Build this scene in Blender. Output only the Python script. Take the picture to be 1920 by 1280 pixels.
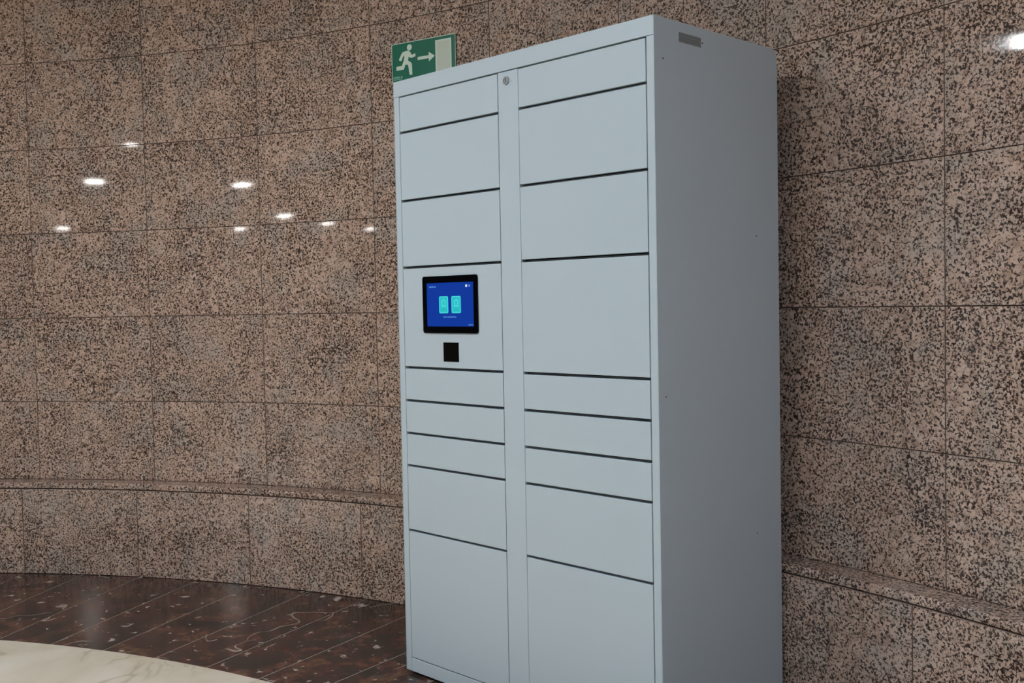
import bpy, bmesh, math, random
from mathutils import Vector
random.seed(7)
for o in list(bpy.data.objects):
    bpy.data.objects.remove(o, do_unlink=True)
scene = bpy.context.scene
COL = scene.collection
rad = math.radians

# ------------------------------------------------------------------ camera
cam_data = bpy.data.cameras.new('camera')
cam_data.sensor_width = 36.0
cam_data.lens = 1960.0 * 36.0 / 1920.0
cam_data.clip_start = 0.05
cam = bpy.data.objects.new('camera', cam_data)
cam.location = (2.7189, -2.1510, 1.2254)
cam.rotation_euler = (rad(87.8518), rad(1.1053), rad(45.4433))
COL.objects.link(cam)
scene.camera = cam

# ------------------------------------------------------------------ world, exposure
world = bpy.data.worlds.new('hall_air')
scene.world = world
world.use_nodes = True
world.node_tree.nodes['Background'].inputs[0].default_value = (0.8, 0.9, 1.0, 1)
world.node_tree.nodes['Background'].inputs[1].default_value = 0.02
vs = scene.view_settings
vs.view_transform = 'Standard'
vs.look = 'None'
vs.exposure = -0.27
vs.gamma = 1.0
vs.use_curve_mapping = False
scene.cycles.use_denoising = True
scene.cycles.max_bounces = 6
scene.cycles.diffuse_bounces = 3
scene.cycles.glossy_bounces = 3
scene.cycles.caustics_reflective = False
scene.cycles.caustics_refractive = False

CEIL = 3.0
# ceiling panels, first pair inferred, the rest added as unseen fill: x, y, size x, size y, radiance
COOL, COOLER = (0.84, 0.955, 1.06, 1), (0.72, 0.92, 1.16, 1)
MAIN_AND_FILL_LIGHTS = [(-0.35, -2.10, 0.8, 0.8, 36.0, COOL), (1.0, -2.7, 0.5, 0.5, 52.0, COOL), (1.6, -6.8, 0.6, 0.6, 50.0, COOL),
               (0.9, -10.0, 0.6, 0.6, 40.0, COOL), (3.5, -1.5, 0.5, 0.5, 88.0, COOLER), (4.6, -7.6, 0.6, 0.6, 40.0, COOLER)]  # cooler pair added for side fill, placed clear of wall reflections
# the lights further down the hall, each known by its mirror image in the wall: x, y, size x, size y, radiance, label
STRIP_LIGHTS = [(-1.92, -10.35, 0.155, 0.42, 95.0, 'oblong ceiling light mirrored as the broadest white dash on the left wall'),
                (-3.35, -10.35, 0.145, 0.42, 95.0, 'oblong ceiling light mirrored as the broad dash halfway to the locker'),
                (-4.96, -15.44, 0.20, 0.55, 80.0, 'oblong ceiling light mirrored as the first dash of the slanting row of three'),
                (-6.20, -17.12, 0.19, 0.55, 70.0, 'oblong ceiling light mirrored as the middle dash of the slanting row of three'),
                (-7.52, -18.50, 0.12, 0.55, 130.0, 'oblong ceiling light mirrored as the tiny dash nearest the locker'),
                (-1.03, -19.22, 0.24, 0.50, 80.0, 'oblong ceiling light mirrored as the leftmost white dash'),
                (-4.81, -18.96, 0.21, 0.45, 105.0, 'oblong ceiling light mirrored as the thin dash below the broad one'),
                (-2.17, -6.80, 0.05, 0.16, 80.0, 'small ceiling light mirrored as the highest dash on the left wall')]
MIRRORED_LAMP = (-0.894, -1.762, 2.60, 0.018, 0.27, 200.0)      # mirrored lamp, its hanging tube form made up to shape the reflection: x, y, z, width, length, radiance

# ------------------------------------------------------------------ helpers
def tag(o, label=None, cat=None, group=None, kind=None):
    if label: o['label'] = label
    if cat: o['category'] = cat
    if group: o['group'] = group
    if kind: o['kind'] = kind
    return o

def empty(name, loc, rz=0.0):
    o = bpy.data.objects.new(name, None)
    o.empty_display_size = 0.1
    o.location = loc
    o.rotation_euler = (0, 0, rz)
    COL.objects.link(o)
    o['_o'] = tuple(float(v) for v in loc) if rz == 0 else (0.0, 0.0, 0.0)
    return o

def origin_of(p):
    return Vector(p['_o']) if p is not None and '_o' in p else Vector((0, 0, 0))

def obj(name, bm, mat, parent=None, smooth=False, recenter=True):
    """Link a bmesh (coordinates in the frame of the thing) as one mesh object with its origin at its own centre."""
    bmesh.ops.recalc_face_normals(bm, faces=bm.faces[:])
    c = Vector((0, 0, 0))
    if recenter:
        lo = Vector([min(v.co[i] for v in bm.verts) for i in range(3)])
        hi = Vector([max(v.co[i] for v in bm.verts) for i in range(3)])
        c = (lo + hi) / 2
        c.z = lo.z
        for v in bm.verts:
            v.co -= c
    me = bpy.data.meshes.new(name)
    bm.to_mesh(me); bm.free()
    if smooth:
        me.polygons.foreach_set('use_smooth', [True] * len(me.polygons))
        me.set_sharp_from_angle(angle=rad(35))
    me.materials.append(mat)
    o = bpy.data.objects.new(name, me)
    COL.objects.link(o)
    o['_o'] = tuple(c)
    if parent is not None:
        o.parent = parent
        o.location = c - origin_of(parent)
    else:
        o.location = c
    return o

def add_box(bm, x0, x1, y0, y1, z0, z1, bevel=0.0, seg=2):
    t = bmesh.new()
    bmesh.ops.create_cube(t, size=1.0)
    for v in t.verts:
        v.co = Vector((x0 + (v.co.x + .5) * (x1 - x0), y0 + (v.co.y + .5) * (y1 - y0), z0 + (v.co.z + .5) * (z1 - z0)))
    if bevel > 0:
        bmesh.ops.bevel(t, geom=t.edges[:], offset=bevel, segments=seg, profile=0.5, affect='EDGES')
    me = bpy.data.meshes.new('tmp'); t.to_mesh(me); t.free()
    bm.from_mesh(me); bpy.data.meshes.remove(me)
    return bm

def box(*a, **k):
    return add_box(bmesh.new(), *a, **k)

def add_prism(bm, pts, axis, d0, d1):
    """Extrude a 2D outline: axis 'y' takes (x, z) points, axis 'x' takes (y, z), axis 'z' takes (x, y)."""
    def P(p, d):
        return {'y': (p[0], d, p[1]), 'x': (d, p[0], p[1]), 'z': (p[0], p[1], d)}[axis]
    a = [bm.verts.new(P(p, d0)) for p in pts]
    b = [bm.verts.new(P(p, d1)) for p in pts]
    n = len(pts)
    bm.faces.new(a); bm.faces.new(b[::-1])
    for i in range(n):
        bm.faces.new((a[i], b[i], b[(i + 1) % n], a[(i + 1) % n]))
    return bm

def prism(pts, axis, d0, d1):
    return add_prism(bmesh.new(), pts, axis, d0, d1)

def disc(cx, cz, rx, rz, n=24, a0=0.0):
    return [(cx + rx * math.cos(a0 + 2 * math.pi * i / n), cz + rz * math.sin(a0 + 2 * math.pi * i / n)) for i in range(n)]

def rrect(x0, x1, z0, z1, r, n=5):
    out = []
    for cx, cz, a in ((x1 - r, z1 - r, 0), (x0 + r, z1 - r, 90), (x0 + r, z0 + r, 180), (x1 - r, z0 + r, 270)):
        for i in range(n + 1):
            t = rad(a + 90 * i / n)
            out.append((cx + r * math.cos(t), cz + r * math.sin(t)))
    return out

# ------------------------------------------------------------------ materials
def srgb(r, g, b):
    f = lambda c: (c / 255 / 12.92) if c / 255 <= 0.04045 else ((c / 255 + 0.055) / 1.055) ** 2.4
    return (f(r), f(g), f(b), 1.0)

class NT:
    def __init__(self, name):
        self.m = bpy.data.materials.new(name)
        self.m.use_nodes = True
        self.t = self.m.node_tree
        self.b = self.t.nodes['Principled BSDF']
    def n(self, kind, **props):
        nd = self.t.nodes.new(kind)
        for k, v in props.items():
            setattr(nd, k, v)
        return nd
    def l(self, a, b):
        self.t.links.new(a, b)
    def ramp(self, fac, stops, interp='LINEAR'):
        r = self.n('ShaderNodeValToRGB')
        r.color_ramp.interpolation = interp
        els = r.color_ramp.elements
        while len(els) < len(stops):
            els.new(0.5)
        for e, (p, c) in zip(els, stops):
            e.position = p
            e.color = c if len(c) == 4 else (*c, 1)
        self.l(fac, r.inputs['Fac'])
        return r.outputs['Color']
    def noise(self, vec, scale, detail=2.0, rough=0.5, dist=0.0):
        nd = self.n('ShaderNodeTexNoise')
        nd.inputs['Scale'].default_value = scale
        nd.inputs['Detail'].default_value = detail
        nd.inputs['Roughness'].default_value = rough
        nd.inputs['Distortion'].default_value = dist
        self.l(vec, nd.inputs['Vector'])
        return nd.outputs['Fac']
    def math(self, op, a, b=None, clamp=False):
        nd = self.n('ShaderNodeMath', operation=op, use_clamp=clamp)
        for i, v in enumerate((a, b)):
            if v is None: continue
            if isinstance(v, (int, float)): nd.inputs[i].default_value = v
            else: self.l(v, nd.inputs[i])
        return nd.outputs[0]
    def mix(self, fac, a, b, mode='MIX'):
        nd = self.n('ShaderNodeMix', data_type='RGBA', blend_type=mode)
        for s, v in ((nd.inputs[0], fac), (nd.inputs[6], a), (nd.inputs[7], b)):
            if isinstance(v, (int, float)): s.default_value = v
            elif isinstance(v, tuple): s.default_value = v
            else: self.l(v, s)
        return nd.outputs[2]
    def piece_coords(self, spread=40.0, scale=(1, 1, 1)):
        """Object coordinates shifted by a random amount for each piece, so no two slabs show the same pattern."""
        tc = self.n('ShaderNodeTexCoord')
        oi = self.n('ShaderNodeObjectInfo')
        mp = self.n('ShaderNodeMapping')
        mp.inputs['Scale'].default_value = scale
        self.l(tc.outputs['Object'], mp.inputs['Vector'])
        v = self.n('ShaderNodeVectorMath', operation='SCALE')
        cb = self.n('ShaderNodeCombineXYZ')
        self.l(oi.outputs['Random'], cb.inputs[0])
        r2 = self.math('FRACT', self.math('MULTIPLY', oi.outputs['Random'], 37.13))
        r3 = self.math('FRACT', self.math('MULTIPLY', oi.outputs['Random'], 91.7))
        self.l(r2, cb.inputs[1]); self.l(r3, cb.inputs[2])
        self.l(cb.outputs[0], v.inputs[0]); v.inputs['Scale'].default_value = spread
        ad = self.n('ShaderNodeVectorMath', operation='ADD')
        self.l(mp.outputs[0], ad.inputs[0]); self.l(v.outputs[0], ad.inputs[1])
        return ad.outputs[0], oi.outputs['Random']

def plain(name, col, rough=0.5, metal=0.0, spec=0.5, wear=0.0):
    k = NT(name)
    if wear > 0:
        tc = k.n('ShaderNodeTexCoord')
        f = k.noise(tc.outputs['Object'], 3.0, 3.0)
        lo = tuple(c * (1 - wear) for c in col[:3]) + (1,)
        k.l(k.ramp(f, [(0.3, lo), (0.7, col)]), k.b.inputs['Base Color'])
        g = k.noise(tc.outputs['Object'], 9.0, 4.0)
        r = k.n('ShaderNodeMapRange')
        r.inputs['To Min'].default_value = rough - 0.05; r.inputs['To Max'].default_value = rough + 0.06
        k.l(g, r.inputs['Value']); k.l(r.outputs[0], k.b.inputs['Roughness'])
    else:
        k.b.inputs['Base Color'].default_value = col
        k.b.inputs['Roughness'].default_value = rough
    k.b.inputs['Metallic'].default_value = metal
    k.b.inputs['Specular IOR Level'].default_value = spec
    return k.m

def emitter(name, col, strength):
    k = NT(name)
    k.b.inputs['Base Color'].default_value = (0.004, 0.004, 0.004, 1)
    k.b.inputs['Specular IOR Level'].default_value = 0.1
    k.b.inputs['Emission Color'].default_value = col
    k.b.inputs['Emission Strength'].default_value = strength
    k.b.inputs['Roughness'].default_value = 0.4
    return k.m

def granite():
    k = NT('polished_pink_granite')
    v, rnd = k.piece_coords()
    # slow variation of how thickly the dark mica is sown and of the feldspar's tint
    slow = k.noise(v, 5.0, 2.0, 0.55)
    tint = k.noise(v, 7.0, 2.0, 0.5)
    grain = k.noise(v, 135.0, 2.5, 0.55, 0.7)
    thr = k.math('ADD', grain, k.math('MULTIPLY', k.math('SUBTRACT', slow, 0.5), -0.15))
    feld = k.ramp(k.noise(v, 34.0, 3.0, 0.6), [(0.32, srgb(170, 139, 120)), (0.5, srgb(200, 166, 146)), (0.70, srgb(211, 181, 162))])
    feld = k.mix(k.math('MULTIPLY', k.ramp(tint, [(0.48, (0, 0, 0)), (0.66, (1, 1, 1))]), 0.42), feld, srgb(168, 160, 150))
    dark = k.ramp(k.noise(v, 26.0, 2.0), [(0.35, srgb(58, 41, 34)), (0.65, srgb(72, 60, 53))])
    mask = k.ramp(thr, [(0.425, (0, 0, 0)), (0.50, (0.75, 0.75, 0.75)), (0.535, (1, 1, 1))])
    col = k.mix(mask, dark, feld)
    # each slab was cut from a slightly lighter or darker part of the block
    hv = k.n('ShaderNodeHueSaturation')
    mr = k.n('ShaderNodeMapRange'); mr.inputs['To Min'].default_value = 0.96; mr.inputs['To Max'].default_value = 1.04
    k.l(rnd, mr.inputs['Value']); k.l(mr.outputs[0], hv.inputs['Value'])
    k.l(col, hv.inputs['Color'])
    k.l(hv.outputs['Color'], k.b.inputs['Base Color'])
    k.b.inputs['Roughness'].default_value = 0.036
    k.b.inputs['Specular IOR Level'].default_value = 0.5
    return k.m

def dark_marble():
    k = NT('dark_red_brown_marble')
    v, rnd = k.piece_coords()
    a = k.noise(v, 6.0, 5.0, 0.65, 0.8)
    base = k.ramp(a, [(0.32, srgb(46, 42, 39)), (0.44, srgb(64, 54, 47)), (0.54, srgb(92, 58, 52)), (0.64, srgb(108, 80, 58)), (0.72, srgb(76, 54, 48))])
    base = k.mix(k.ramp(k.noise(v, 30.0, 5.0, 0.7), [(0.42, (0, 0, 0)), (0.62, (0.7, 0.7, 0.7))]), base, srgb(48, 39, 35))
    # thin pale calcite veins, broken up by a second noise, and small calcite flecks
    n1 = k.noise(v, 2.6, 2.5, 0.45, 0.25)
    vein = k.ramp(k.math('ABSOLUTE', k.math('SUBTRACT', n1, 0.5)), [(0.0, (1, 1, 1)), (0.0015, (0.7, 0.7, 0.7)), (0.0045, (0, 0, 0))])
    brk = k.ramp(k.noise(v, 4.5, 2.0), [(0.52, (0, 0, 0)), (0.60, (1, 1, 1))])
    vein = k.math('MULTIPLY', vein, brk)
    fl = k.ramp(k.noise(v, 20.0, 3.0, 0.6, 0.4), [(0.64, (0, 0, 0)), (0.69, (0.9, 0.9, 0.9))])
    vein = k.math('MAXIMUM', vein, fl)
    cl = k.ramp(k.noise(v, 3.0, 4.0, 0.7), [(0.60, (0, 0, 0)), (0.78, (0.45, 0.45, 0.45))])
    base = k.mix(cl, base, srgb(128, 114, 98))
    col = k.mix(vein, base, srgb(186, 168, 154))
    k.l(col, k.b.inputs['Base Color'])
    k.b.inputs['Roughness'].default_value = 0.14
    k.b.inputs['Specular IOR Level'].default_value = 0.16
    return k.m

def cream_marble():
    k = NT('cream_marble')
    tc = k.n('ShaderNodeTexCoord')
    v = tc.outputs['Object']
    a = k.noise(v, 2.2, 4.0, 0.55, 0.8)
    base = k.ramp(a, [(0.35, srgb(206, 189, 164)), (0.55, srgb(221, 207, 186)), (0.7, srgb(227, 215, 197))])
    n1 = k.noise(v, 3.0, 3.0, 0.55, 1.2)
    vein = k.ramp(k.math('ABSOLUTE', k.math('SUBTRACT', n1, 0.5)), [(0.0, (0.55, 0.55, 0.55)), (0.03, (0.12, 0.12, 0.12)), (0.07, (0, 0, 0))])
    brk = k.ramp(k.noise(v, 4.0, 2.0), [(0.45, (0, 0, 0)), (0.62, (1, 1, 1))])
    col = k.mix(k.math('MULTIPLY', vein, brk), base, srgb(168, 148, 124))
    k.l(col, k.b.inputs['Base Color'])
    k.b.inputs['Roughness'].default_value = 0.2
    return k.m

M = {
    'granite': granite(),
    'dmarble': dark_marble(),
    'cmarble': cream_marble(),
    'sawn': plain('sawn_granite_edge', srgb(136, 113, 99), 0.85, spec=0.2),
    'joint': plain('dark_stone_joint', srgb(46, 36, 31), 0.9),
    'grout': plain('pale_brown_grout', srgb(164, 148, 136), 0.8),
    'plaster': plain('white_plaster', srgb(214, 210, 204), 0.9, wear=0.03),
    'hall_wall': plain('beige_hall_wall', srgb(190, 190, 190), 0.8, wear=0.05),
    'paint': plain('light_grey_powder_coat', srgb(185, 193, 196), 0.42, wear=0.015, spec=0.4),
    'inside': plain('dark_locker_inside', srgb(24, 26, 32), 0.8),
    'shelf': plain('grey_shelf_edge', srgb(92, 96, 104), 0.5),
    'black': plain('black_screen_glass', srgb(4, 4, 6), 0.08, spec=0.15),
    'scan': plain('black_scanner_window', srgb(7, 6, 5), 0.3, spec=0.12),
    'chrome': plain('brushed_nickel', srgb(168, 172, 174), 0.32, 1.0),
    'dark': plain('dark_slot', srgb(30, 30, 32), 0.6),
    'label': plain('dark_grey_plate', srgb(128, 128, 126), 0.5),
    'groove': plain('grey_groove', srgb(112, 112, 111), 0.6),
    'foot': plain('black_rubber', srgb(18, 18, 18), 0.8),
    'green': plain('green_sign_print', srgb(16, 104, 80), 0.35),
    'cream': plain('pale_luminous_sign', srgb(214, 226, 206), 0.4),
    'door': plain('pale_sign_door', srgb(205, 208, 190), 0.4),
    'signtext': plain('pale_green_print', srgb(120, 176, 156), 0.4),
    'metal_white': plain('white_lamp_frame', srgb(225, 225, 222), 0.5),
    'blue': emitter('blue_screen', srgb(4, 62, 176), 0.88),
    'cyan': emitter('cyan_screen', srgb(40, 196, 204), 1.15),
    'cyan2': emitter('pale_cyan_screen', srgb(92, 226, 226), 1.15),
    'teal': emitter('teal_screen', srgb(30, 180, 178), 1.15),
    'lightblue': emitter('light_blue_screen', srgb(96, 152, 228), 1.0),
    'white': emitter('white_screen', srgb(236, 246, 255), 1.1),
}

# ------------------------------------------------------------------ the rotunda: curved wall of granite slabs
CX, CY = 0.5483, -4.0487          # centre of the round end of the hall
R_LOW, R_UP = 4.676, 4.775        # face of the plinth course and of the wall above the ledge
A_MIN, A_MAX = -73.9, 69.3
def polar(a, r, z=0.0):
    return Vector((CX + r * math.sin(rad(a)), CY + r * math.cos(rad(a)), z))

def arc_wall(r0, r1, z0, z1, a0, a1, n):
    bm = bmesh.new()
    rows = []
    for i in range(n + 1):
        a = a0 + (a1 - a0) * i / n
        rows.append([bm.verts.new(polar(a, r, z)) for r, z in ((r0, z0), (r0, z1), (r1, z1), (r1, z0))])
    for i in range(n):
        p, q = rows[i], rows[i + 1]
        for j in range(4):
            bm.faces.new((p[j], p[(j + 1) % 4], q[(j + 1) % 4], q[j]))
    bm.faces.new(rows[0]); bm.faces.new(rows[-1][::-1])
    return bm

wall_back = tag(obj('wall_back', arc_wall(R_UP + 0.006, R_UP + 0.25, 0, CEIL, A_MIN, A_MAX, 60), M['joint'], recenter=False), kind='structure')
wall_back['label'] = 'curved wall clad in polished pink and black granite slabs'

def slab_mesh(name, r, dang, h, thick, gap=0.0020, ch=0.0008, seg=10, mat=None, profile=None):
    """Curved slab; local x along the wall, local y outwards (the face is at y = 0 in the middle), z up from its lower edge."""
    ha = rad(dang) / 2 - gap / 2 / r
    ca = ch / r
    plain_slab = profile is None
    z0, z1 = gap / 2, h - gap / 2
    if profile is None:
        profile = [(thick, z0), (ch, z0), (0.0, z0 + ch), (0.0, z1 - ch), (ch, z1), (thick, z1)]
    angs = [-ha] + [(-ha + ca) + (2 * ha - 2 * ca) * i / seg for i in range(seg + 1)] + [ha]
    verts, faces, norms = [], [], []
    def V(a, dr, z):
        rr = r + dr
        verts.append((rr * math.sin(a), rr * math.cos(a) - r, z)); return len(verts) - 1
    np_ = len(profile)
    # strips along the profile; each strip has its own verts so that its shading normal is exact
    for j in range(np_ - 1):
        (d0, za), (d1, zb) = profile[j], profile[j + 1]
        tz, td = zb - za, d1 - d0
        ln = math.hypot(tz, td)
        nr, nz = -tz / ln, td / ln          # outward (towards the room) normal in (radial, z)
        face_strip = abs(td) < 1e-9 or d0 < 0.02
        for i in range(len(angs) - 1):
            e0 = ch if i == 0 else 0.0
            e1 = ch if i == len(angs) - 2 else 0.0
            a0, a1 = angs[i], angs[i + 1]
            q = [V(a0, max(d0, e0), za), V(a1, max(d0, e1), za), V(a1, max(d1, e1), zb), V(a0, max(d1, e0), zb)]
            faces.append(q)
            tilt0 = 0.0
            for a in (a0, a1, a1, a0):
                if e0 or e1:
                    norms.append(None)
                else:
                    norms.append((nr * math.sin(a), nr * math.cos(a), nz))
    # side caps
    for a in (angs[0], angs[-1]):
        q = [V(a, max(d, ch), z) for d, z in profile]
        faces.append(q if a < 0 else q[::-1])
        norms += [None] * len(q)
    me = bpy.data.meshes.new(name)
    me.from_pydata(verts, [], faces)
    me.update()
    # orient every face towards the outside of the slab
    bm = bmesh.new(); bm.from_mesh(me)
    cen = Vector((0, thick / 2, (z0 + z1) / 2))
    for fc in bm.faces:
        if fc.normal.dot(fc.calc_center_median() - cen) < 0 and abs(fc.normal.dot(fc.calc_center_median() - cen)) > 1e-7:
            fc.normal_flip()
    bm.to_mesh(me); bm.free()
    me.polygons.foreach_set('use_smooth', [True] * len(me.polygons))
    # exact normals of the cylinder on the loops
    out = [None] * len(me.loops)
    for p in me.polygons:
        for li in p.loop_indices:
            out[li] = tuple(p.normal)
    vn = {}
    k = 0
    for f_ in faces:
        for vi in f_:
            vn[vi] = norms[k]; k += 1
    for li, lp in enumerate(me.loops):
        nn = vn.get(lp.vertex_index)
        if nn is not None:
            out[li] = nn
    me.normals_split_custom_set(out)
    me.materials.append(mat)
    me.materials.append(M['sawn'])          # sawn edges in the joints are not polished
    k = 0
    for pi, f_ in enumerate(faces):
        nn = norms[k]
        if nn is None or (plain_slab and abs(nn[2]) > 0.1):
            me.polygons[pi].material_index = 1
        k += len(f_)
    return me

def place_slab(me, name, parent, a, r, z):
    o = bpy.data.objects.new(name, me)
    o.location = polar(a, r, z)
    o.rotation_euler = (0, 0, -rad(a))
    o.parent = parent
    COL.objects.link(o)
    return o

PITCH = 7.16
UP0, LOW0 = -38.08, -38.48        # angle of one joint above and below the ledge
ROWS = [0.428, 0.798, 1.193, 1.590, 1.984, 2.388, 2.783, CEIL]
row_mesh = {}
for i in range(len(ROWS) - 1):
    h = round(ROWS[i + 1] - ROWS[i], 4)
    row_mesh[i] = slab_mesh('granite_slab', R_UP, PITCH, h, 0.02, mat=M['granite'])
NCOL0, NCOL1 = -5, 15
for i in range(len(ROWS) - 1):
    for kcol in range(NCOL0, NCOL1):
        place_slab(row_mesh[i], 'granite_slab', wall_back, UP0 + PITCH * (kcol + 0.5), R_UP, ROWS[i])
low_mesh = slab_mesh('granite_slab', R_LOW, PITCH, 0.398, 0.11, mat=M['granite'])
# the ledge is a coping stone with an eased front edge
zt, rr = 0.028, 0.010
cp = [(0.10, 0.0015), (0.004, 0.0015), (0.0015, 0.0035)]
for i in range(6):
    t = rad(90 * i / 5)
    cp.append((rr - rr * math.cos(t), zt - rr + rr * math.sin(t)))
cp.append((0.10, zt))
cop_mesh = slab_mesh('ledge_stone', R_LOW, PITCH * 2, zt, 0.10, mat=M['granite'], seg=20, profile=cp, gap=0.0016, ch=0.0006)
for kcol in range(NCOL0, NCOL1):
    place_slab(low_mesh, 'granite_slab', wall_back, LOW0 + PITCH * (kcol + 0.5), R_LOW, 0.001)
for kcol in range(-2, 7):
    place_slab(cop_mesh, 'ledge_stone', wall_back, LOW0 + 2.3 + PITCH * (2 * kcol + 1.0), R_LOW, 0.400)

# ------------------------------------------------------------------ floor: cream marble circle, dark marble ring
R_RING0 = 3.772
bm = bmesh.new()
add_prism(bm, [(-10.5, -23.0), (7.5, -23.0), (7.5, 1.2), (-10.5, 1.2)], 'z', -0.12, -0.0012)
floor = tag(obj('floor', bm, M['grout'], recenter=False), kind='structure')
floor['label'] = 'stone floor with a cream circle and a dark marble ring'
# cream field: the circle and the hall beyond it
pts = [tuple(polar(a, R_RING0 - 0.0015).xy) for a in [-80 + 160 * i / 120 for i in range(121)]]
pts += [(7.4, pts[-1][1]), (7.4, -22.9), (-10.4, -22.9), (-10.4, pts[0][1])]
obj('cream_marble_field', prism(pts, 'z', -0.0012, 0.0), M['cmarble'], floor, recenter=False)

def ring_tile(r0, r1, dang, gap=0.0055, n=4):
    ha0 = rad(dang) / 2
    bm = bmesh.new()
    ch = 0.0004
    def loop(ins, z):
        out = []
        rs = (r0 + ins, r1 - ins)
        for r, sgn in ((rs[0], 1), (rs[1], -1)):
            h = ha0 - (gap / 2 + ins) / r
            for i in range(n + 1):
                a = sgn * (-h + 2 * h * i / n)
                out.append(bm.verts.new((r * math.sin(a), r * math.cos(a) - r0, z)))
        return out
    lo, mid, top = loop(0, -0.0012), loop(0, -ch), loop(ch, 0.0)
    m = len(lo)
    for A, B in ((lo, mid), (mid, top)):
        for i in range(m):
            bm.faces.new((A[i], A[(i + 1) % m], B[(i + 1) % m], B[i]))
    bm.faces.new(top); bm.faces.new(lo[::-1])
    bmesh.ops.recalc_face_normals(bm, faces=bm.faces[:])
    me = bpy.data.meshes.new('marble_tile'); bm.to_mesh(me); bm.free()
    me.materials.append(M['dmarble'])
    return me
TP = 3.62
tile_me = ring_tile(R_RING0 + 0.0015, R_LOW + 0.02, TP)
for kk in range(-14, 29):
    a = -24.05 + TP * (kk + 0.5)
    if abs(a) > 74: continue
    o = bpy.data.objects.new('marble_tile', tile_me)
    o.location = polar(a, R_RING0 + 0.0015, 0.0)
    o.rotation_euler = (0, 0, -rad(a))
    o.parent = floor
    COL.objects.link(o)

# ------------------------------------------------------------------ the hall behind the camera
tag(obj('ceiling', box(-10.5, 7.5, -23.0, 1.2, CEIL, CEIL + 0.15), M['plaster']), kind='structure')
pl, pr = polar(A_MIN, R_UP), polar(A_MAX, R_UP)
tag(obj('wall_left', box(-10.5, -10.3, -23.0, pl.y, 0, CEIL), M['hall_wall']), kind='structure')
tag(obj('wall_right', box(7.3, 7.5, -23.0, pr.y, 0, CEIL), M['hall_wall']), kind='structure')
tag(obj('wall_front', box(-10.3, 7.3, -23.0, -22.8, 0, CEIL), M['hall_wall']), kind='structure')
tag(obj('wall_back_left', box(-10.3, pl.x, pl.y - 0.1, pl.y + 0.1, 0, CEIL), M['hall_wall']), kind='structure')
tag(obj('wall_back_right', box(pr.x, 7.3, pr.y - 0.1, pr.y + 0.1, 0, CEIL), M['hall_wall']), kind='structure')

def ceiling_light(x, y, sx, sy, L, label, group, col=(1.0, 0.97, 0.93, 1)):
    t = tag(empty('ceiling_light', (x, y, CEIL)), label, 'ceiling light', group)
    fr = bmesh.new()
    b = 0.02
    for a in ((-sx / 2 - b, -sx / 2, -sy / 2 - b, sy / 2 + b), (sx / 2, sx / 2 + b, -sy / 2 - b, sy / 2 + b),
              (-sx / 2, sx / 2, -sy / 2 - b, -sy / 2), (-sx / 2, sx / 2, sy / 2, sy / 2 + b)):
        add_box(fr, x + a[0], x + a[1], y + a[2], y + a[3], CEIL - 0.012, CEIL)
    obj('frame', fr, M['metal_white'], t)
    obj('diffuser', box(x - sx / 2, x + sx / 2, y - sy / 2, y + sy / 2, CEIL - 0.008, CEIL - 0.001), emitter('lamp_diffuser', col, L), t)
    return t
for i, a in enumerate(MAIN_AND_FILL_LIGHTS):
    ceiling_light(*a[:5], label='unseen square ceiling panel of the main and added fill lighting', group='square ceiling panels', col=a[5])
for a in STRIP_LIGHTS:
    ceiling_light(*a, group='oblong hall ceiling lights')
x, y, z, pw, pl_, L = MIRRORED_LAMP
t = tag(empty('mirrored_lamp', (x, y, z), rad(41 - 90)), 'lamp mirrored as the white spot at the right edge, hanging tube form made up', 'lamp')
obj('tube', box(-pw / 2, pw / 2, -pl_ / 2, pl_ / 2, -0.012, 0.0), emitter('lamp_diffuser', (0.95, 0.98, 1.0, 1), L), t)
obj('housing', box(-pw / 2 - 0.006, pw / 2 + 0.006, -pl_ / 2 - 0.006, pl_ / 2 + 0.006, 0.0, 0.03, bevel=0.004), M['metal_white'], t)
obj('cord', prism(disc(0, 0, 0.003, 0.003, 8), 'z', 0.03, CEIL - z), M['metal_white'], t)

# ------------------------------------------------------------------ the parcel locker
W, D, H = 1.0664, 0.5853, 1.950
XA, XB, XC, XD = 0.0285, 0.4907, 0.5756, 1.0398
Z_ROWS = [1.8983, 1.7819, 1.5607, 1.3443, 1.0192, 0.9109, 0.8033, 0.6965, 0.4823, 0.0553]
Z0 = 0.010
LK = tag(empty('parcel_locker', (W / 2, D / 2, 0)), 'tall light grey steel parcel locker with a blue touchscreen, against the curved wall', 'locker')
P = M['paint']
# side panels with a rounded upper back corner
def side_outline(y0, y1, z0, z1, ry, rz):
    pts = [(y0, z0), (y0, z1)]
    for i in range(7):
        t = rad(90 - 90 * i / 6)
        pts.append((y1 - ry + ry * math.cos(t), z1 - rz + rz * math.sin(t)))
    pts.append((y1, z0))
    return pts
so = side_outline(0.0002, D, Z0, H - 0.0005, 0.030, 0.020)
side_l = obj('side_panel', prism(so, 'x', 0.0, 0.0015), P, LK)
side_r = obj('side_panel', prism(so, 'x', W - 0.0015, W), P, LK)
obj('top_panel', box(0.0015, W - 0.0015, 0.003, D - 0.03, H - 0.003, H - 0.0008), P, LK)
obj('back_panel', box(0.0015, W - 0.0015, D - 0.004, D - 0.002, Z0, H - 0.022), P, LK)
obj('base_panel', box(0.0015, W - 0.0015, 0.003, D - 0.004, Z0, Z0 + 0.002), P, LK)
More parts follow.
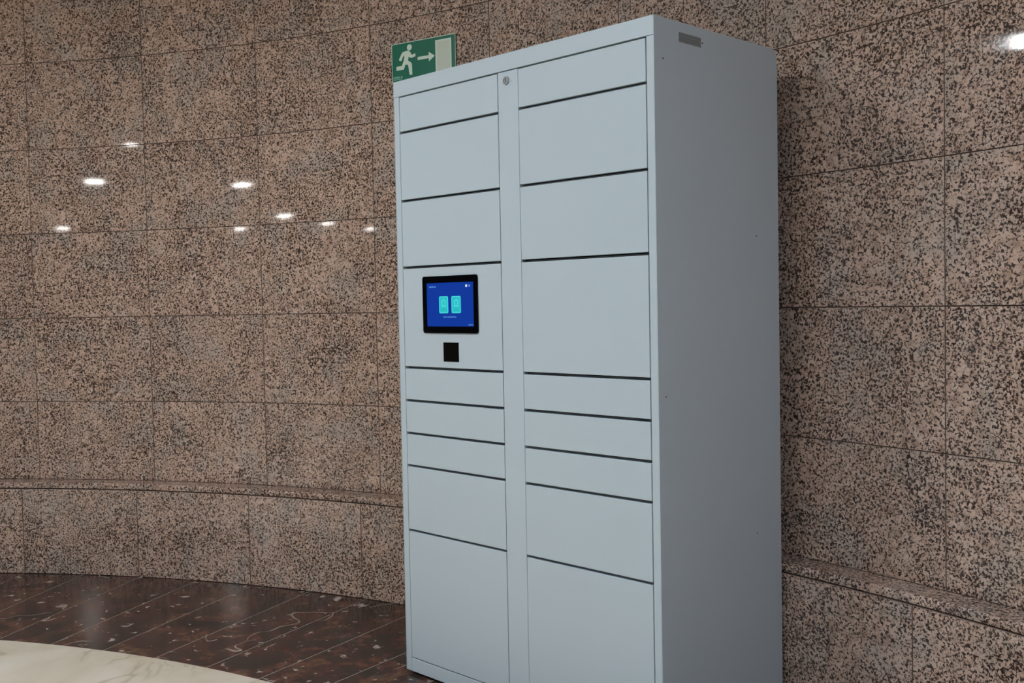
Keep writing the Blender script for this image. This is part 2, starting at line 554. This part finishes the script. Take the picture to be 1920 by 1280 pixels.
# front frame
obj('top_rail', box(0.0016, W - 0.0016, 0.0, 0.020, Z_ROWS[0] + 0.0020, H, bevel=0.0010), P, LK)
for x0, x1 in ((0.0016, XA - 0.0014), (XD + 0.0016, W - 0.0016)):
    obj('side_stile', box(x0, x1, 0.0004, 0.020, Z0, Z_ROWS[0] + 0.0012, bevel=0.0016), P, LK)
obj('bottom_rail', box(XA - 0.0006, XD + 0.0012, 0.0004, 0.020, Z0, Z_ROWS[9] - 0.0012, bevel=0.0012), P, LK)
post = obj('centre_post', box(XB + 0.0018, XC - 0.0006, 0.0002, 0.020, Z_ROWS[9] + 0.0008, Z_ROWS[0] - 0.0012, bevel=0.0010), P, LK)
# inner lining: keeps the gaps between the doors dark
for x0, x1 in ((XA - 0.010, XB + 0.010), (XC - 0.010, XD + 0.010)):
    obj('inner_lining', box(x0, x1, 0.030, 0.032, Z_ROWS[9] - 0.01, Z_ROWS[0] + 0.01), M['inside'], LK)
for x in (XA - 0.004, XB + 0.007, XC - 0.007, XD + 0.004):
    obj('partition', box(x - 0.0008, x + 0.0008, 0.021, 0.0298, Z_ROWS[9] - 0.01, Z_ROWS[0] + 0.01), M['inside'], LK)
# shelves whose edges show as a thin grey line inside each gap
for x0, x1 in ((XA + 0.001, XB - 0.001), (XC + 0.001, XD - 0.001)):
    for z in Z_ROWS[1:9]:
        obj('shelf', box(x0, x1, 0.0090, 0.0295, z - 0.0016, z + 0.0004), M['shelf'], LK)
# doors
GAP = 0.0040
panel = None
for side, (x0, x1) in enumerate(((XA + 0.0010, XB - 0.0012), (XC + 0.0006, XD - 0.0014))):
    for i in range(9):
        zt_ = Z_ROWS[i] - (0.0026 if i == 0 else GAP)
        zb_ = Z_ROWS[i + 1] + (0.0022 if i == 8 else GAP)
        if side == 0 and i == 3:
            panel = obj('control_panel', box(x0, x1, 0.0003, 0.019, zb_, zt_, bevel=0.0012), P, LK)
        else:
            obj('locker_door', box(x0, x1, 0.0003, 0.019, zb_, zt_, bevel=0.0012), P, LK)
# touchscreen
BX0, BX1, BZ0, BZ1 = 0.1308, 0.3890, 1.1327, 1.3120
obj('screen_bezel', prism(rrect(BX0, BX1, BZ0, BZ1, 0.008), 'y', -0.0040, 0.002), M['black'], panel)
SX0, SX1, SZ0, SZ1 = 0.1523, 0.3712, 1.1539, 1.2905
yS = -0.0042
disp = obj('display', prism([(SX0, SZ0), (SX1, SZ0), (SX1, SZ1), (SX0, SZ1)], 'y', yS, -0.0035), M['blue'], panel)
def ui(name, shapes, mat, d=0.0001):
    bm = bmesh.new()
    for s in shapes:
        add_prism(bm, s, 'y', yS - d, yS + 0.0001)
    return obj(name, bm, mat, panel)
def rc(x0, x1, z0, z1): return [(x0, z0), (x1, z0), (x1, z1), (x0, z1)]
for q, (x0, x1) in enumerate(((0.2114, 0.2550), (0.2701, 0.3139))):
    z0, z1 = 1.1949, 1.2483
    w = x1 - x0
    ui('screen_button', [rrect(x0, x1, z0, z1, 0.004)], M['cyan'], 0.0001)
    cx = (x0 + x1) / 2
    # rim, parcel pictogram and caption bar of the button
    ui('button_rim', [rc(x0 + .004, x1 - .004, z1 - .0026, z1 - .0008), rc(x0 + .0008, x0 + .0026, z0 + .004, z1 - .004),
                      rc(x1 - .0026, x1 - .0008, z0 + .004, z1 - .004), rc(x0 + .004, x1 - .004, z0 + .0008, z0 + .0026)], M['cyan2'], 0.0002)
    zc = z0 + 0.033
    dx = 0.0 if q == 0 else 0.001
    ui('button_icon', [rc(cx - .009, cx - .006, zc - .010, zc + .004), rc(cx + .006, cx + .009, zc - .010, zc + .004),
                       rc(cx - .009, cx + .009, zc - .012, zc - .009),
                       [(cx - .012 + dx, zc + .003), (cx + dx, zc + .011), (cx + .012 + dx, zc + .003), (cx + .009 + dx, zc + .003), (cx + dx, zc + .008), (cx - .009 + dx, zc + .003)]],
       M['cyan2'], 0.0002)
    ui('button_caption', [rc(cx - .012, cx + .012, z0 + .008, z0 + .010), rc(cx - .009, cx + .009, z0 + .012, z0 + .014)], M['teal'], 0.0002)
random.seed(3)
def dashes(x0, x1, z, h, n):
    out, x = [], x0
    step = (x1 - x0) / n
    for i in range(n):
        out.append(rc(x, x + step * random.uniform(.55, .85), z - h / 2, z + h / 2 * random.uniform(.6, 1.0)))
        x += step
    return out
ui('screen_caption', dashes(0.2300, 0.2930, 1.1835, 0.0040, 13), M['lightblue'])
ui('screen_logo', dashes(0.1640, 0.1990, 1.2783, 0.0052, 6), M['lightblue'])
ui('screen_dot', [disc(0.3403, 1.2789, 0.0048, 0.0042, 14)], M['white'])
ui('screen_dot', [disc(0.3541, 1.2789, 0.0040, 0.0040, 14)], M['lightblue'])
ui('screen_footer', dashes(0.3470, 0.3700, 1.1592, 0.0036, 5), M['lightblue'])
# scanner window
sc = bmesh.new()
add_box(sc, 0.2238, 0.2952, -0.0012, 0.002, 1.0432, 1.1036, bevel=0.0006)
obj('scanner_window', sc, M['scan'], panel)
# cylinder lock near the top of the post
def ring_bm(cx, cz, r_out, r_in, y0, y1, n=28):
    bm = bmesh.new()
    L = []
    for r, y in ((r_out, y1), (r_out, y0), (r_in, y0), (r_in, y1)):
        L.append([bm.verts.new((cx + r * math.cos(2 * math.pi * i / n), y, cz + r * math.sin(2 * math.pi * i / n))) for i in range(n)])
    for j in range(4):
        A, B = L[j], L[(j + 1) % 4]
        for i in range(n):
            bm.faces.new((A[i], A[(i + 1) % n], B[(i + 1) % n], B[i]))
    return bm
LXc, LZc = 0.5282, 1.8704
obj('lock_ring', ring_bm(LXc, LZc, 0.0122, 0.0086, -0.0030, 0.004), M['chrome'], post, smooth=True)
obj('lock_barrel', prism(disc(LXc, LZc, 0.0082, 0.0082, 24), 'y', -0.0018, 0.004), M['chrome'], post)
obj('lock_keyhole', prism(rc(LXc - 0.0012, LXc + 0.0012, LZc - 0.0052, LZc + 0.0052), 'y', -0.0022, -0.0010), M['dark'], post)
obj('screw_hole', prism(disc(0.5485, 1.8655, 0.0012, 0.0012, 10), 'y', -0.0001, 0.002), M['dark'], post)
# right side: recessed hand slot and small screw holes
obj('slot_plate', prism(rrect(0.1065, 0.2042, 1.8976, 1.9229, 0.002), 'x', W - 0.0008, W + 0.0006), M['label'], side_r)
fr = bmesh.new()
add_box(fr, W - 0.0005, W + 0.0022, 0.2042, 0.2068, 1.8976, 1.9229)
obj('slot_edge', fr, P, side_r)
lv = bmesh.new()
for i in range(3):
    zc = 1.9035 + i * 0.0068
    add_box(lv, W + 0.0004, W + 0.0010, 0.110, 0.200, zc - 0.0005, zc + 0.0005)
obj('slot_groove', lv, M['groove'], side_r)
for y, z, r in ((0.0375, 1.8447, 0.0026), (0.0313, 0.9719, 0.0022), (0.4664, 1.4026, 0.0024), (0.4555, 0.5439, 0.0024), (0.2125, 1.9104, 0.0026)):
    obj('screw_hole', prism(disc(y, z, r, r, 12), 'x', W - 0.001, W + 0.0002), M['dark'], side_r)
# levelling feet
for x in (0.06, W - 0.06):
    for y in (0.06, D - 0.06):
        obj('foot', prism(disc(x, y, 0.020, 0.020, 20), 'z', 0.0, Z0), M['foot'], LK)

# ------------------------------------------------------------------ emergency exit sign on the wall
SA = -13.17
so_ = polar(SA, R_UP - 0.012)
SG = tag(empty('exit_sign', (so_.x, so_.y, 2.1335), -rad(SA)), 'green emergency exit sign with running figure, arrow and door on the granite wall', 'sign')
def sz(z): return z - 2.1335
plate_z1 = sz(2.2895)
obj('sign_plate', box(-0.1690, 0.1505, 0.0004, 0.0050, 0.0, plate_z1, bevel=0.0006), M['cream'], SG)
gp = obj('green_face', prism(rrect(-0.1662, 0.1492, 0.0026, plate_z1 - 0.0026, 0.003), 'y', 0.0, 0.0010), M['green'], SG)
for dx in (-0.13, 0.11):
    obj('wall_spacer', prism(disc(dx, 0.078, 0.012, 0.012, 16), 'y', 0.0048, 0.0130), M['cream'], SG)
man = [(-0.093, 2.2542), (-0.1114, 2.2515), (-0.1165, 2.2466), (-0.1317, 2.2217), (-0.12, 2.2165), (-0.1053, 2.2383), (-0.1023, 2.2311), (-0.1071, 2.215), (-0.1162, 2.197),
       (-0.1443, 2.1970), (-0.1448, 2.1813), (-0.1081, 2.1806), (-0.1025, 2.1891), (-0.1, 2.1989), (-0.0861, 2.1985), (-0.0832, 2.1899), (-0.0777, 2.1556), (-0.0639, 2.1556),
       (-0.0649, 2.1968), (-0.0689, 2.2047), (-0.0846, 2.2146), (-0.0809, 2.2298), (-0.0694, 2.2225), (-0.046, 2.2265), (-0.0467, 2.2390), (-0.0648, 2.2344), (-0.074, 2.2495), (-0.0824, 2.2542)]
def flat(name, polys, mat, d):
    bm = bmesh.new()
    for pl_ in polys:
        add_prism(bm, [(x, sz(z)) for x, z in pl_], 'y', -d, 0.0002)
    return obj(name, bm, mat, SG)
flat('running_figure', [man, disc(-0.0761, 2.2662, 0.0124, 0.0122, 24)], M['cream'], 0.0006)
flat('arrow', [[(-0.0352, 2.2215), (0.0206, 2.2215), (0.0206, 2.2342), (0.0505, 2.2155), (0.0206, 2.1968), (0.0206, 2.2095), (-0.0352, 2.2095)]], M['cream'], 0.0006)
flat('door_symbol', [rc(0.0540, 0.1318, 2.1365, 2.2750)], M['cream'], 0.0006)
flat('door_leaf', [rc(0.0605, 0.1262, 2.1365, 2.2690)], M['door'], 0.0008)
random.seed(5)
flat('small_print', dashes(-0.1625, -0.1125, 2.1530, 0.0075, 5) + dashes(-0.1625, -0.1150, 2.1452, 0.0055, 5), M['signtext'], 0.0005)

for o in bpy.data.objects:
    if '_o' in o: del o['_o']
